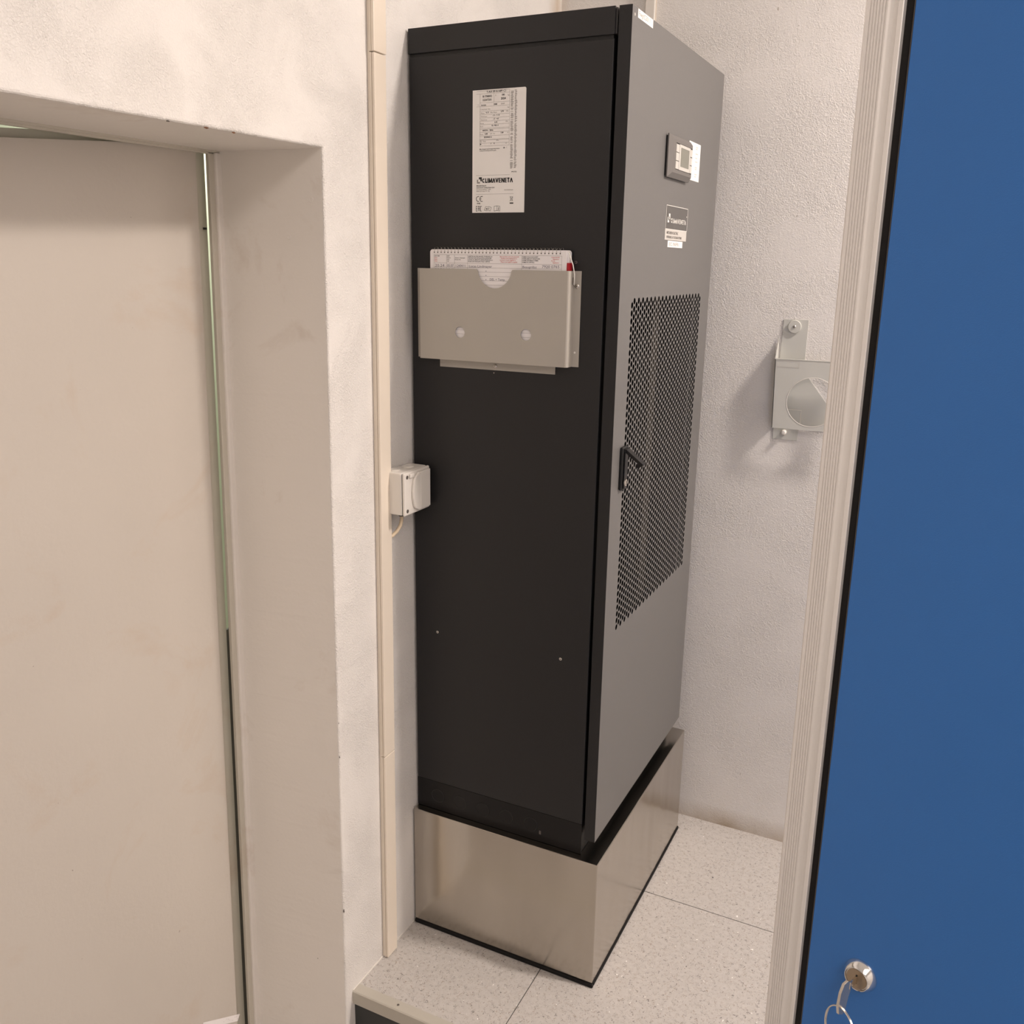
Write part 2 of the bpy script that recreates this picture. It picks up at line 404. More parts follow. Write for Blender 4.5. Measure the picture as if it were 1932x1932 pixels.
# tilted printed strip on the leaf
m = MB(); O = leafpt(.0515, -.1005, -.0006); R = (leafpt(.1595, -.0345, -.0006) - O).normalized(); NN = Vector((math.cos(TH), -math.sin(TH), 0)); U = NN.cross(R).normalized()
if U.z > 0: U = -U
Rr = -R; Uu = -U; OO = O + U * .0165 + R * .125
quad(m, OO, Rr, Uu, 0, .125, 0, .0165, 0, NN); strip = m.build('paper_strip', 'page', leaf); strip['label'] = 'white printed paper strip'
m = MB()
for i, ch in enumerate('  . 1 6 4 2 '): pass
for k in range(9):
    u = .123 - k * .006 - random.random() * .002; v = .004 + random.random() * .007
    quad(m, OO, Rr, Uu, u - .0007, u, v, v + random.uniform(.001, .0028), .0003, NN)
m.build('faded_print', 'grey_ink', leaf)

# ================================================================ CABLE TRUNKS
tk = tag(empty('cable_trunk', (0, -.16, 0)), 'tall ivory plastic cable trunking running floor to ceiling on the left wall', 'cable trunking')
KT = .0115
def trunk(y0, y1, z0, z1, x0, x1, name, bev=.0008):
    m = MB(); f = lambda y, z: y + z * KT
    m.prism([(f(y0, z0), z0), (f(y1, z0), z0), (f(y1, z1), z1), (f(y0, z1), z1)], lambda y, z: Vector((x0, y, z)), lambda y, z: Vector((x1, y, z)))
    return m.build(name, 'ivory', tk, bev)
trunk(-.1625, -.1235, .002, ZC - .002, .0003, .0055, 'base_rail')
trunk(-.1638, -.1222, .002, .5475, .0060, .0098, 'cover_flange')
trunk(-.1638, -.1222, .549, 2.031, .0060, .0098, 'cover_flange')
trunk(-.1638, -.1222, 2.0325, ZC - .002, .0060, .0098, 'cover_flange')
trunk(-.1630, -.1228, .002, .5475, .0102, .0165, 'cover', .0016)
trunk(-.1630, -.1228, .549, 2.031, .0102, .0165, 'cover', .0016)
trunk(-.1640, -.1220, 2.0325, ZC - .002, .0102, .0172, 'cover', .0016)
t2 = tag(empty('cable_trunk', (.252, YB, 2.0)), 'narrow white cable trunking on the back wall above the dark cabinet', 'cable trunking')
MB().box(.239, .266, YB - .004, YB - .0005, 1.6, ZC - .002).build('base_rail', 'ivory', t2)
MB().box(.240, .265, YB - .0145, YB - .0045, 1.6, ZC - .002).build('cover', 'white', t2, .0015)

# ================================================================ SOCKET
so = tag(empty('wall_socket', (0, -.066, 1.12)), 'white surface-mounted wall socket with hinged lid beside the dark cabinet', 'socket')
y0, y1, z0, z1 = -.1165, -.0135, 1.119, 1.2135
MB().box(.0004, .0468, y0, y1, z0, z1).build('box', 'white', so, .004, seg=3)
MB().box(.0468, .0476, y0 + .002, y1 - .002, z0 + .002, z1 - .002).build('gasket', 'black', so)
MB().box(.0476, .0545, y0, y1, z0 - .001, z1 + .0).build('faceplate', 'white', so, .006, seg=3)
# lid: rectangle with one curved side
pts = []
for i in range(15):
    t = math.pi / 2 + math.pi * i / 14; pts.append((-.074 + math.cos(t) * .016, 1.1655 + math.sin(t) * .038))
pts = [(-.020, 1.1275 - .004)] + [(-.020, 1.2085)] + [(-.066, 1.2085)] + pts + [(-.066, 1.1235)]
m = MB(); m.prism(pts, lambda y, z: Vector((.0545, y, z)), lambda y, z: Vector((.0605, y, z))); lid = m.build('lid', 'white', so, .0018, seg=2)
MB().box(.0605, .0612, -.060, -.0585, 1.127, 1.206).build('lid_ridge', 'white', lid)
for (yy, zz) in ((-.106, 1.2035), (-.106, 1.1285), (-.0175, 1.2035), (-.0175, 1.1285)):
    MB().lathe((.0545, yy, zz), (1, 0, 0), [(0, .0042), (.0006, .0042), (.0007, .0032), (.0002, .003)], 16).build('screw_recess', 'trimgrey' , so)
MB().box(.0545, .0590, -.099, -.082, 1.2005, 1.2095).build('hinge', 'white', so, .002)
for (xx, yy) in ((.014, -.094), (.021, -.050)):
    MB().lathe((xx, yy, z1), (0, 0, 1), [(0, .0125), (.0018, .0125), (.0024, .010), (.0016, .009)], 20).build('knockout', 'white', so, smooth=True)
MB().lathe((.024, -.083, z0), (0, 0, -1), [(0, .012), (.002, .012), (.0025, .014), (.005, .014), (.006, .009), (.010, .0065)], 22).build('cable_gland', 'black', so, smooth=True)
cp = [(.024, -.083, z0 - .006), (.024, -.083, z0 - .018), (.022, -.086, z0 - .032), (.018, -.094, z0 - .044), (.013, -.106, z0 - .052), (.008, -.122, z0 - .055), (.006, -.135, z0 - .055)]
MB().tube(cp, .0042, 10).build('cable', 'cable', so, smooth=True)

# ================================================================ STEEL PLINTH
XP, YP, ZP, YF = .4945, .6892, .3333, -.0199
pl = tag(empty('steel_plinth', (.25, .33, 0)), 'brushed stainless steel box plinth under the dark cabinet', 'plinth')
m = MB(); m.prism([(.004, YF), (XP, YF), (XP, YP), (.004, YP)], lambda x, y: Vector((x, y, .010)), lambda x, y: Vector((x, y, ZP)))
m.build('steel_casing', 'steel', pl, .0022, seg=3)
for nm, a in (('rubber_skirt', (.004, XP + .003, YF - .004, YF + .004, 0, .0105)), ('rubber_skirt', (XP - .004, XP + .003, YF + .0045, YP + .001, 0, .0105))):
    MB().box(*a).build(nm, 'rubber', pl, .003)
MB().cyl((.10, YF + .05, 0), (.10, YF + .05, .01), .02).build('foot', 'rubber', pl)

# ================================================================ AIR CONDITIONING CABINET
HT = 2.10; XB = .4457; XD = .4777; YW = .6769; ZD = .376
ac = tag(empty('air_conditioning_cabinet', (.25, .33, ZP)), 'tall anthracite metal air conditioning cabinet with a perforated grey front door', 'cabinet')
# carcass as real walls, hollow behind the perforated door
m = MB(); x0, x1, yA, yBk, zA, zB = .0045, .4425, .004, YW - .002, ZP + .001, HT - .002
m.box(x0, x1, yA, yA + .02, zA, zB).box(x0, x1, yBk - .02, yBk, zA, zB).box(x0, x1, yA + .02, yBk - .02, zA, zA + .06).box(x0, x1, yA + .02, yBk - .02, zB - .03, zB).box(x0, .34, yA + .02, yBk - .02, zA + .06, zB - .03)
m.build('carcass', 'black', ac)
for yy in (.150, .470): MB().box(.385, .398, yy, yy + .05, .80, 1.70).build('inner_upright', 'filt', ac)
MB().box(.0045, XB, -.0019, .004, 2.0535, HT).build('top_rail', 'dark', ac, .0008)
MB().box(.4430, .4478, .006, .66, 2.056, HT - .001).build('top_edge_strip', 'badge', ac)
MB().box(.0065, XB, -.0015, .004, .4135, 2.0465).build('side_panel', 'dark', ac, .0015)
bs = MB().box(.0045, XB - .001, .001, .004, ZP + .001, .4115).build('base_strip', 'gloss', ac)
for xx in (.0622, .1255, .1887, .2519, .3164):
    ring = [(xx + math.cos(2 * math.pi * i / 32) * .0172, .0008, .3735 + math.sin(2 * math.pi * i / 32) * .0172) for i in range(32)]
    MB().tube(ring, .0009, 6, True).build('knockout_ring', 'black', bs)
    MB().cyl((xx, .0012, .3735), (xx, .0002, .3735), .0165, .0165, 32).build('knockout', 'gloss', bs)
MB().box(.3385, .3435, .0002, .001, .354, .3635).build('scratch_mark', 'trimgrey', bs)
def screw(p, n, r, par, name='screw'):
    n = Vector(n).normalized(); p = Vector(p)
    o = MB().lathe(p, n, [(0, r), (r * .25, r * .98), (r * .5, r * .75), (r * .62, r * .4)], 20).build(name, 'screw', par, smooth=True)
    q = n.orthogonal().normalized(); w2 = n.cross(q)
    mm = MB()
    for a_, b_ in ((q, w2), (w2, q)):
        c0 = p + n * r * .60
        vs = [c0 + a_ * r * .45 * i + b_ * r * .08 * j + n * k for i, j, k in ((-1, -1, 0), (1, -1, 0), (1, 1, 0), (-1, 1, 0))]
        mm.bm.faces.new([mm.bm.verts.new(v + n * r * .06) for v in vs])
    mm.build('screw_cross', 'black', o if o.parent and not o.parent.parent else par)
    return o
sp_par = ac
screw((.0649, .0007, .8115), (0, -1, 0), .0048, ac); screw((.3796, .0007, .8106), (0, -1, 0), .0048, ac)
ds = screw((.3848, .0005, 1.6534), (0, -1, 0), .0040, ac); ds.data.materials[0] = M['trimgrey']
for xx, zz in ((.0649, .8115), (.3796, .8106)): MB().lathe((xx, -.0012, zz), (0, -1, 0), [(0, .0066), (.0005, .0064), (.0006, .004)], 20).build('screw_washer', 'black', ac)

# ---- door with real punched holes
mesh_y0, mesh_y1, mesh_z0, mesh_z1 = .0705, .5965, .8690, 1.5875
NCOL = 39; cw = (mesh_y1 - mesh_y0) / NCOL; ph = cw / .866 * 1.005
NROW = int(round((mesh_z1 - mesh_z0) / ph - .5)); ph = (mesh_z1 - mesh_z0) / (NROW + .5)
rad = cw * .485; NS = 12
m = MB(); bm = m.bm
def V(y, z, x=XD): return bm.verts.new((x, y, z))
TK = .0006
def rect(y0, y1, z0, z1):
    if z1 - z0 < 1e-6: return
    bm.faces.new((V(y0, z0), V(y1, z0), V(y1, z1), V(y0, z1)))
D0, D1, D2, D3 = 0.0, YW, ZD, HT
rect(D0, mesh_y0, D2, D3); rect(mesh_y1, D1, D2, D3); rect(mesh_y0, mesh_y1, D2, mesh_z0); rect(mesh_y0, mesh_y1, mesh_z1, D3)
for ci in range(NCOL):
    ya = mesh_y0 + ci * cw; yb = ya + cw; up = (ci % 2 == 1)
    off = ph / 2 if up else 0
    if off: rect(ya, yb, mesh_z0, mesh_z0 + off)
    else: rect(ya, yb, mesh_z1 - ph / 2, mesh_z1)
    for ri in range(NROW):
        za = mesh_z0 + off + ri * ph; zb = za + ph; cy = (ya + yb) / 2; cz = (za + zb) / 2
        hole = []; back = []
        for k in range(NS):
            t = 2 * math.pi * (k + .5) / NS; yy = cy + math.cos(t) * rad; zz = cz + math.sin(t) * rad
            hole.append(V(yy, zz)); back.append(V(yy, zz, XD - TK))
        cor = [V(yb, za), V(yb, zb), V(ya, zb), V(ya, za)]       # right-bottom, right-top, left-top, left-bottom
        # twelve hole points, three per quadrant: (0,1,2)=right-top, (3,4,5)=left-top ...
        quads = [(1, [0, 1, 2]), (2, [3, 4, 5]), (3, [6, 7, 8]), (0, [9, 10, 11])]
        for ck, hs in quads:
            for q in range(2): bm.faces.new((cor[ck], hole[hs[q + 1]], hole[hs[q]]))
        for c0, c1, h0, h1 in ((1, 2, 2, 3), (2, 3, 5, 6), (3, 0, 8, 9), (0, 1, 11, 0)):
            bm.faces.new((cor[c0], cor[c1], hole[h1], hole[h0]))
        for k in range(NS): bm.faces.new((hole[k], back[k], back[(k + 1) % NS], hole[(k + 1) % NS]))
bmesh.ops.remove_doubles(bm, verts=bm.verts, dist=1e-6)
for f in bm.faces:
    f.normal_update()
    if abs(f.normal.x) > .9 and f.normal.x < 0: f.normal_flip()
me = bpy.data.meshes.new('door'); bm.to_mesh(me); bm.free()
door = bpy.data.objects.new('door', me); COL.objects.link(door); me.materials.append(M['doorgrey']); door.parent = ac
me.transform(Matrix.Translation(-ac.location)); door['label'] = 'perforated grey front door with lever handle'
XS = .4525
m = MB(); m.box(XS, XD - .0001, 0, .0014, ZD, HT).box(XS, XD - .0001, D1 - .0014, D1, ZD, HT).box(XS, XD - .0001, .0014, D1 - .0014, HT - .0014, HT).box(XS, XD - .0001, .0014, D1 - .0014, ZD, ZD + .0014)
m.box(XS, XS + .0014, .0014, .04, ZD, HT).box(XS, XS + .0014, D1 - .04, D1 - .0014, ZD, HT).box(XS, XS + .0014, .04, D1 - .04, ZD, ZD + .1).box(XS, XS + .0014, .04, D1 - .04, HT - .2, HT)
m.build('door_edge', 'dark', door)
MB().box(.4465, .4525, .02, .04, ZD + .02, HT - .01).build('door_seal', 'rubber', door)
# handle on the door
hd = MB().box(XD, XD + .008, .0450, .0750, 1.1945, 1.2870).build('handle', 'black', door, .0035, seg=3)
def subp(mb_, name, mat, bevel=0, smooth=False): return mb_.build(name, mat, door, bevel, smooth)
m = MB(); m.box(XD + .008, XD + .011, .0490, .0700, 1.1985, 1.2840); subp(m, 'handle_escutcheon', 'gloss', .002)
piv = Vector((XD + .011, .060, 1.2815)); tip = Vector((XD + .049, .060, 1.2525))
dv = (tip - piv).normalized(); sd = Vector((0, 1, 0)); nv = dv.cross(sd).normalized()
if nv.z < 0: nv = -nv
L_ = (tip - piv).length
m = MB()
m.prism([(0, -.0105), (L_, -.0095), (L_, .0095), (0, .0105)], lambda a_, b_: piv + dv * a_ + sd * b_ + nv * .002, lambda a_, b_: piv + dv * a_ + sd * b_ - nv * .005)
m.prism([(L_ - .012, -.005), (L_ - .002, -.005), (L_ - .006, .005), (L_ - .012, .005)], lambda a_, b_: piv + dv * a_ + sd * b_ - nv * .005, lambda a_, b_: piv + dv * a_ + sd * b_ - nv * .014)
subp(m, 'handle_lever', 'gloss', .001)
m = MB(); m.lathe((XD + .011, .0555, 1.2115), (1, 0, 0), [(0, .0078), (.0025, .0078), (.0031, .0068), (.0029, .003)], 24); subp(m, 'lock_cylinder', 'nickel', 0, True)
m = MB(); m.box(XD + .0139, XD + .0143, .0547, .0563, 1.207, 1.216); subp(m, 'keyhole', 'black')
MB().lathe((XD, .0135, 2.086), (1, 0, 0), [(0, .0028), (.0004, .0026), (.0006, .001)], 16).build('rivet', 'button', door)

# ---- stickers and control panel on the door
RY = Vector((0, 1, 0)); UZ = Vector((0, 0, 1)); NX = Vector((1, 0, 0))
def sticker(name, y0, y1, z0, z1, mat, par=door, x=XD + .0003):
    m = MB(); m.box(x - .0003, x, y0, y1, z0, z1); return m.build(name, mat, par)
st = sticker('name_sticker', .0300, .1170, 2.0845, 2.0992, 'paper', ac); st['label'] = 'white text sticker at the door top'
m = MB(); text_into(m, 'Fwg/C5011', (XD + .0003, .034, 2.0885), RY, UZ, .0115, .0002, 1.25); m.build('printing', 'grey_ink', st)
# badge with logo
by0, by1, bz0, bz1 = .2690, .4330, 1.7270, 1.7755
bg = sticker('brand_badge', by0, by1, bz0, bz1, 'badge', ac)
O = Vector((XD + .0003, by0, bz0))
W = by1 - by0; Hh = bz1 - bz0
m = MB()
for a_ in ((0, 0, W, 0), (0, Hh, W, Hh)): line(m, O, RY, UZ, *a_, .0011, .0002)
for a_ in ((0, 0, 0, Hh), (W, 0, W, Hh)): line(m, O, RY, UZ, *a_, .0016, .0002)
m.build('badge_border', 'white_ink', bg)
def logo(mA, mB_, O, R, U, s, h):
    # two interlocking L blocks
    quad(mA, O, R, U, .38 * s, .95 * s, .68 * s, 1.0 * s, h); quad(mA, O, R, U, .67 * s, .95 * s, .36 * s, .68 * s, h)
    quad(mA, O, R, U, .38 * s, .46 * s, .60 * s, .68 * s, h)
    quad(mB_, O, R, U, 0, .24 * s, .0, .62 * s, h); quad(mB_, O, R, U, .24 * s, .60 * s, 0, .24 * s, h)
def brandtext(m, O, R, U, size, h, sq):
    # bold capitals; the letters A have no cross bar
    x = 0; R = Vector(R); U = Vector(U); O = Vector(O)
    wd = dict(C=.70, L=.50, I=.28, M=.84, A=.70, V=.70, E=.58, N=.74, T=.58)
    t = .185
    for ch in 'CLIMAVENETA':
        w_ = wd[ch] * sq; X = x * size
        P = lambda a_, b_: (X + a_ * w_ * size, b_ * size)
        def ln(a0, b0, a1, b1, th=t):
            line(m, O, R, U, *P(a0, b0), *P(a1, b1), th * size, h)
        hh = .72; e = .10 / wd[ch]
        if ch == 'C':
            prev = None
            for k in range(13):
                an = math.radians(50 + k * 260 / 12); q = (.47 + .36 * math.cos(an), hh / 2 + (hh / 2 - t / 2) * math.sin(an))
                if prev: ln(*prev, *q)
                prev = q
        if ch == 'L': ln(e, 0, e, hh); ln(0, t / 2, .82, t / 2)
        if ch == 'I': ln(.36, 0, .36, hh)
        if ch == 'M': ln(e, 0, e + .02, hh); ln(e, hh - .04, .44, .05); ln(.44, .05, .80, hh - .04); ln(.80, hh, .84, 0)
        if ch == 'A': ln(.10, 0, .44, hh - .04); ln(.44, hh - .04, .80, 0)
        if ch == 'V': ln(.06, hh, .42, .04); ln(.42, .04, .78, hh)
        if ch == 'E': ln(e, 0, e, hh); [ln(0, v, .84, v, .125) for v in (.062, .36, hh - .062)]
        if ch == 'N': ln(e, 0, e, hh); ln(e, hh - .03, .76, .03); ln(.76, 0, .76, hh)
        if ch == 'T': ln(.42, 0, .42, hh); ln(0, hh - .07, .84, hh - .07)
        x += w_
    return x * size
m = MB(); logo(m, m, O + RY * .012 + UZ * .0135, RY, UZ, .0185, .0003); m.build('emblem', 'white_ink', bg); m = MB()
brandtext(m, O + RY * .036 + UZ * .0135, RY, UZ, .0135, .0003, 1.27)
quad(m, O, RY, UZ, .155, .158, .030, .0325, .0003)
m.build('printing', 'white_ink', bg)
p1 = sticker('badge_subtitle', by0 - .001, by1 - .001, 1.7045, 1.7268, 'button', ac)
for t_, z_, sz_, q_ in (('MITSUBISHI ELECTRIC', 1.7170, .0078, 1.15), ('HYDRONICS & IT COOLING SYSTEMS', 1.7082, .0070, .98)):
    m = MB(); text_into(m, t_, (XD + .0003, by0 + .010, z_), RY, UZ, sz_, .0002, q_, .02); m.build('printing', 'trimgrey', p1)
p2 = sticker('white_sticker', .2905, .4040, 1.6893, 1.7030, 'paper', ac, XD + .0006)
m = MB(); text_into(m, 'EC INFR1', (XD + .0006, .300, 1.6925), RY, UZ, .0105, .0002, 1.85); m.build('printing', 'grey_ink', p2)
# control display
cy0, cy1, cz0, cz1 = .2385, .4000, 1.8300, 1.9145
cp_ = MB().box(XD, XD + .0040, cy0 + .004, cy1 - .004, cz0 + .003, cz1 - .003).build('control_display', 'black', ac, .001)
cp_['label'] = 'grey control display with small screen and buttons'
m = MB()   # faceted bezel
def bz(y0, y1, z0, z1, x): return [Vector((x, y0, z0)), Vector((x, y1, z0)), Vector((x, y1, z1)), Vector((x, y0, z1))]
r1 = bz(cy0, cy1, cz0, cz1, XD + .0040); r2 = bz(cy0, cy1, cz0, cz1, XD + .0065); r3 = bz(cy0 + .016, cy1 - .004, cz0 + .010, cz1 - .008, XD + .0130)
r4 = bz(cy0 + .034, cy1 - .0050, cz0 + .0170, cz1 - .0145, XD + .0130); r5 = bz(cy0 + .034, cy1 - .0050, cz0 + .0170, cz1 - .0145, XD + .0105)
rings = [[m.bm.verts.new(v) for v in r] for r in (r1, r2, r3, r4, r5)]
for a_, b_ in zip(rings, rings[1:]):
    for i in range(4): m.bm.faces.new((a_[i], a_[(i + 1) % 4], b_[(i + 1) % 4], b_[i]))
m.bm.faces.new(rings[0][::-1]); m.bm.faces.new(rings[-1]); m.build('bezel', 'bezel', cp_)
MB().box(XD + .0105, XD + .0133, .2990, .3800, 1.8480, 1.8995).build('screen_frame', 'button', cp_, .001)
MB().box(XD + .0133, XD + .0136, .3080, .3710, 1.8555, 1.8935).build('screen', 'screen', cp_)
for side in (0, 1):
    for k in range(3):
        ya = .2745 if side == 0 else .3820; yb = .2955 if side == 0 else .3945
        za = 1.8485 + k * .0168
        MB().box(XD + .0105, XD + .0134, ya, yb, za, za + .0156).build('button', 'button', cp_, .0008)
st = sticker('instruction_sticker', .4120, .5060, 1.8395, 1.9205, 'paper', ac); st['label'] = 'white sticker beside the control display'
m = MB()
for k, (w_, z_) in enumerate(((.018, 1.911), (.014, 1.907), (.02, 1.897), (.016, 1.888), (.02, 1.880), (.018, 1.868), (.016, 1.864), (.02, 1.853), (.014, 1.848))):
    quad(m, (XD + .0003, .466, z_), RY, UZ, 0, w_, 0, .0022, .0002)
m.build('printing', 'button', st)

# ---- rating label on the side panel
RX = Vector((1, 0, 0)); YS = -.0015
lab = MB(); pts = [(.1535, 1.7475), (.2705, 1.7475), (.2705, 1.9745), (.2685, 1.9765), (.1535, 1.9765)]
lab.prism(pts, lambda x, z: Vector((x, YS, z)), lambda x, z: Vector((x, YS - .0004, z)))
lab = lab.build('rating_label', 'paper', ac); lab['label'] = 'white technical rating label'
O = Vector((.1535, YS - .0004, 1.7475))      # local u right, v up ; 0.117 x 0.229
def mp(u, v):      # table block of the label
    if v < .0608: return u, v
    return (u if u < .0165 else .0165 + (u - .0165) * 1.06), .1165 + (v - .0615) * .674
def T(m, s, u, v, size, sq=1.0, bold=0., align='LEFT'):
    if v > .0608 and s != '89127.02': u, v = mp(u, v); size *= .88
    text_into(m, s, O + RX * u + UZ * v, RX, UZ, size, .00025, sq, bold, align, Vector((0, -1, 0)))
def LN(m, u0, v0, u1, v1, t=.0005):
    if v0 > .0745: (u0, v0), (u1, v1) = mp(u0, v0), mp(u1, v1)
    line(m, O, RX, UZ, u0, v0, u1, v1, t, .00022)
m = MB(); g2 = MB()
T(m, 'T-AX 09 A HPF C1', .030, .2195, .0062, 1.0, .02)
T(m, 'B1708002', .022, .2080, .0058, 1, .02); T(m, '1', .048, .2095, .0052); T(m, '180', .061, .2095, .0055, 1, .02); T(g2, 'kg', .074, .2085, .0045)
T(m, '22207201', .022, .1985, .0058, 1, .02); T(m, '2024', .060, .1995, .0060, 1, .03)
T(g2, '~', .011, .186, .007); T(m, 'R410A', .019, .1850, .0045, 1, .02); T(m, '2088', .045, .1860, .0045, 1, .02); T(g2, 'GWP', .060, .1862, .0042)
T(g2, 'Compressor data', .017, .1745, .0036); T(g2, 'kg', .074, .1765, .0040)
T(g2, 'PSmax', .018, .1640, .0036); T(m, '4,15', .029, .1650, .0044, 1, .02); T(g2, 'MPa PSmin', .038, .1645, .0038); T(m, '2,95', .060, .1660, .0044, 1, .02); T(g2, 'MPa', .071, .1660, .0038)
T(g2, 'TSmin/max', .018, .1550, .0036); T(m, '-15 - +110', .043, .1565, .0042, 1, .01)
T(g2, 'TSmin/max', .018, .1455, .0036); T(m, '-15  +65', .044, .1470, .0042, 1, .01)
T(g2, 'PSmax', .017, .1360, .0036); T(m, '2,95', .047, .1375, .0044, 1, .02); T(g2, 'MPa', .070, .1385, .0038)
T(g2, 'Fluid', .017, .1275, .0038); T(m, 'Gr. PED II', .041, .1290, .0042, 1, .02)
T(m, '400/3N~  50Hz', .022, .1165, .0043, 1, .02)
T(g2, 'Pmax', .017, .1060, .0036); T(m, '4,80', .027, .1070, .0043, 1, .02); T(g2, 'kW  FLI', .038, .1068, .0038); T(m, '7,80', .060, .1085, .0043, 1, .02); T(g2, 'A', .074, .1085, .0038)
T(m, '202004512', .025, .0978, .0045, 1, .02)
T(g2, 'Q', .017, .0865, .0050, 1, .02); T(g2, 'Pmax', .023, .0870, .0036); T(g2, 'MPa', .051, .0880, .0040)
T(m, 'o', .017, .0790, .0058, 1, .04); T(g2, 'IP', .039, .0798, .0042); T(m, '0', .046, .0800, .0044, 1, .03); T(g2, 'm3', .070, .0800, .0038)
T(m, 'Max transport and storage temperature', .016, .0660, .0034, .93, .015); T(m, '50', .066, .0670, .0042, 1, .03); T(g2, 'C', .072, .0675, .0040)
T(m, "Contains fluorinated greenhouse gases", .016, .0615, .0034, .80, .01)
for v in (.2250, .2175, .1935, .1835, .1710, .1615, .1525, .1435, .1345, .1245, .1215, .1135, .1035, .0935, .0920, .0835, .0755): LN(g2, .016, v, .078, v, .00035)
LN(g2, .0085, .2250, .078, .2250, .0004); LN(g2, .0085, .2175, .016, .2175, .0004); LN(g2, .0085, .1835, .016, .1835, .0004)
LN(g2, .0165, .217, .0165, .0755, .0004); LN(g2, .078, .225, .078, .0755, .0004); LN(g2, .0455, .217, .0455, .1935, .0004)
# vertical small print at the right
for col_, (u0, u1) in enumerate(((.0840, .0910), (.0925, .0985))):
    v = .225
    while v > .083:
        hgt = random.uniform(.0010, .0022)
        if random.random() < .93: quad(g2, O, RX, UZ, u0 + random.uniform(0, .0012), u1 - random.uniform(0, .0025), v - hgt * .55, v, .00022)
        v -= hgt
LN(g2, .0085, .0712, .084, .0712, .0004)
T(m, '89127.02', .088, .0755, .0030, 1, .02)
m.build('printing', 'ink', lab); m = MB()
# (square machine code left out)
logo(m, g2, O + RX * .0105 + UZ * .0560, RX, UZ, .0118, .00025)
brandtext(m, O + RX * .0225 + UZ * .0568, RX, UZ, .0121, .00025, .83)
T(m, 'Mitsubishi Electric', .0095, .0505, .0034, .9, .02); T(m, 'Hydronics & IT Cooling Systems S.p.A.', .0095, .0470, .0032, .82, .02)
T(g2, 'Via Caduti di Cefalonia 1 - 36061', .0095, .0437, .0030, .82, .01); T(g2, 'Bassano del Grappa (VI) - Italy', .0095, .0404, .0030, .82, .01)
T(g2, 'www.melcohit.com', .0720, .0420, .0032, .80, .01)
LN(g2, .0085, .0355, .093, .0355, .0004)
m.build('brand_printing', 'ink', lab); m = MB()
# CE mark
def arc(mm, cu, cv, r, a0, a1, t, n=12):
    prev = None
    for k in range(n + 1):
        an = math.radians(a0 + (a1 - a0) * k / n); q = (cu + r * math.cos(an), cv + r * math.sin(an))
        if prev: LN(mm, *prev, *q, t)
        prev = q
arc(m, .0140, .0265, .0048, 70, 290, .0012); arc(m, .0222, .0265, .0048, 70, 290, .0012); LN(m, .0178, .0265, .0212, .0265, .0011)
T(m, '0948', .0105, .0165, .0040, 1, .02)
# crossed-out bin with bar
for a_ in ((.0850, .0300, .0920, .0215), (.0920, .0300, .0850, .0215), (.0855, .0295, .0920, .0295), (.0865, .0290, .0870, .0225), (.0912, .0290, .0905, .0225), (.0868, .0225, .0908, .0225)): LN(m, *a_, .0005)
quad(m, O, RX, UZ, .0850, .0930, .0165, .0188, .00025)
# EAC mark
for a_ in ((.0092, .0028, .0092, .0128), (.0086, .0032, .0118, .0032), (.0086, .0078, .0114, .0078), (.0086, .0124, .0118, .0124),
           (.0137, .0028, .0137, .0128), (.0168, .0028, .0168, .0128), (.0137, .0124, .0168, .0124), (.0137, .0078, .0168, .0078),
           (.0190, .0028, .0190, .0128), (.0185, .0032, .0218, .0032), (.0185, .0124, .0218, .0124)): LN(m, *a_, .0010)
# booklet pictograms
def poly(mm, P, t=.0006):
    for a_, b_ in zip(P, P[1:] + P[:1]): LN(mm, *a_, *b_, t)
poly(m, [(.0275, .0048), (.0310, .0118), (.0345, .0108), (.0385, .0118), (.0440, .0098), (.0410, .0030), (.0370, .0052), (.0325, .0036)])
T(m, 'gas R', .0315, .0066, .0042, .9, .02)
poly(m, [(.0500, .0030), (.0500, .0120), (.0565, .0128), (.0630, .0120), (.0630, .0030), (.0565, .0038)]); LN(m, .0565, .0038, .0565, .0128, .0006); LN(m, .0600, .0050, .0600, .0102, .0009); LN(m, .0600, .005, .0588, .0066, .0006)
m.build('approval_marks', 'ink', lab); g2.build('fine_printing', 'grey_ink', lab)

# ================================================================ DOCUMENT HOLDER
DH = .026; hx0, hx1, hz0, hz1 = .0425, .3790, 1.4505, 1.6370; FX = .3985
ho = tag(empty('document_holder', (.21, 0, 1.4505)), 'beige sheet metal document holder screwed to the dark cabinet side', 'document holder')
YH = -.0024
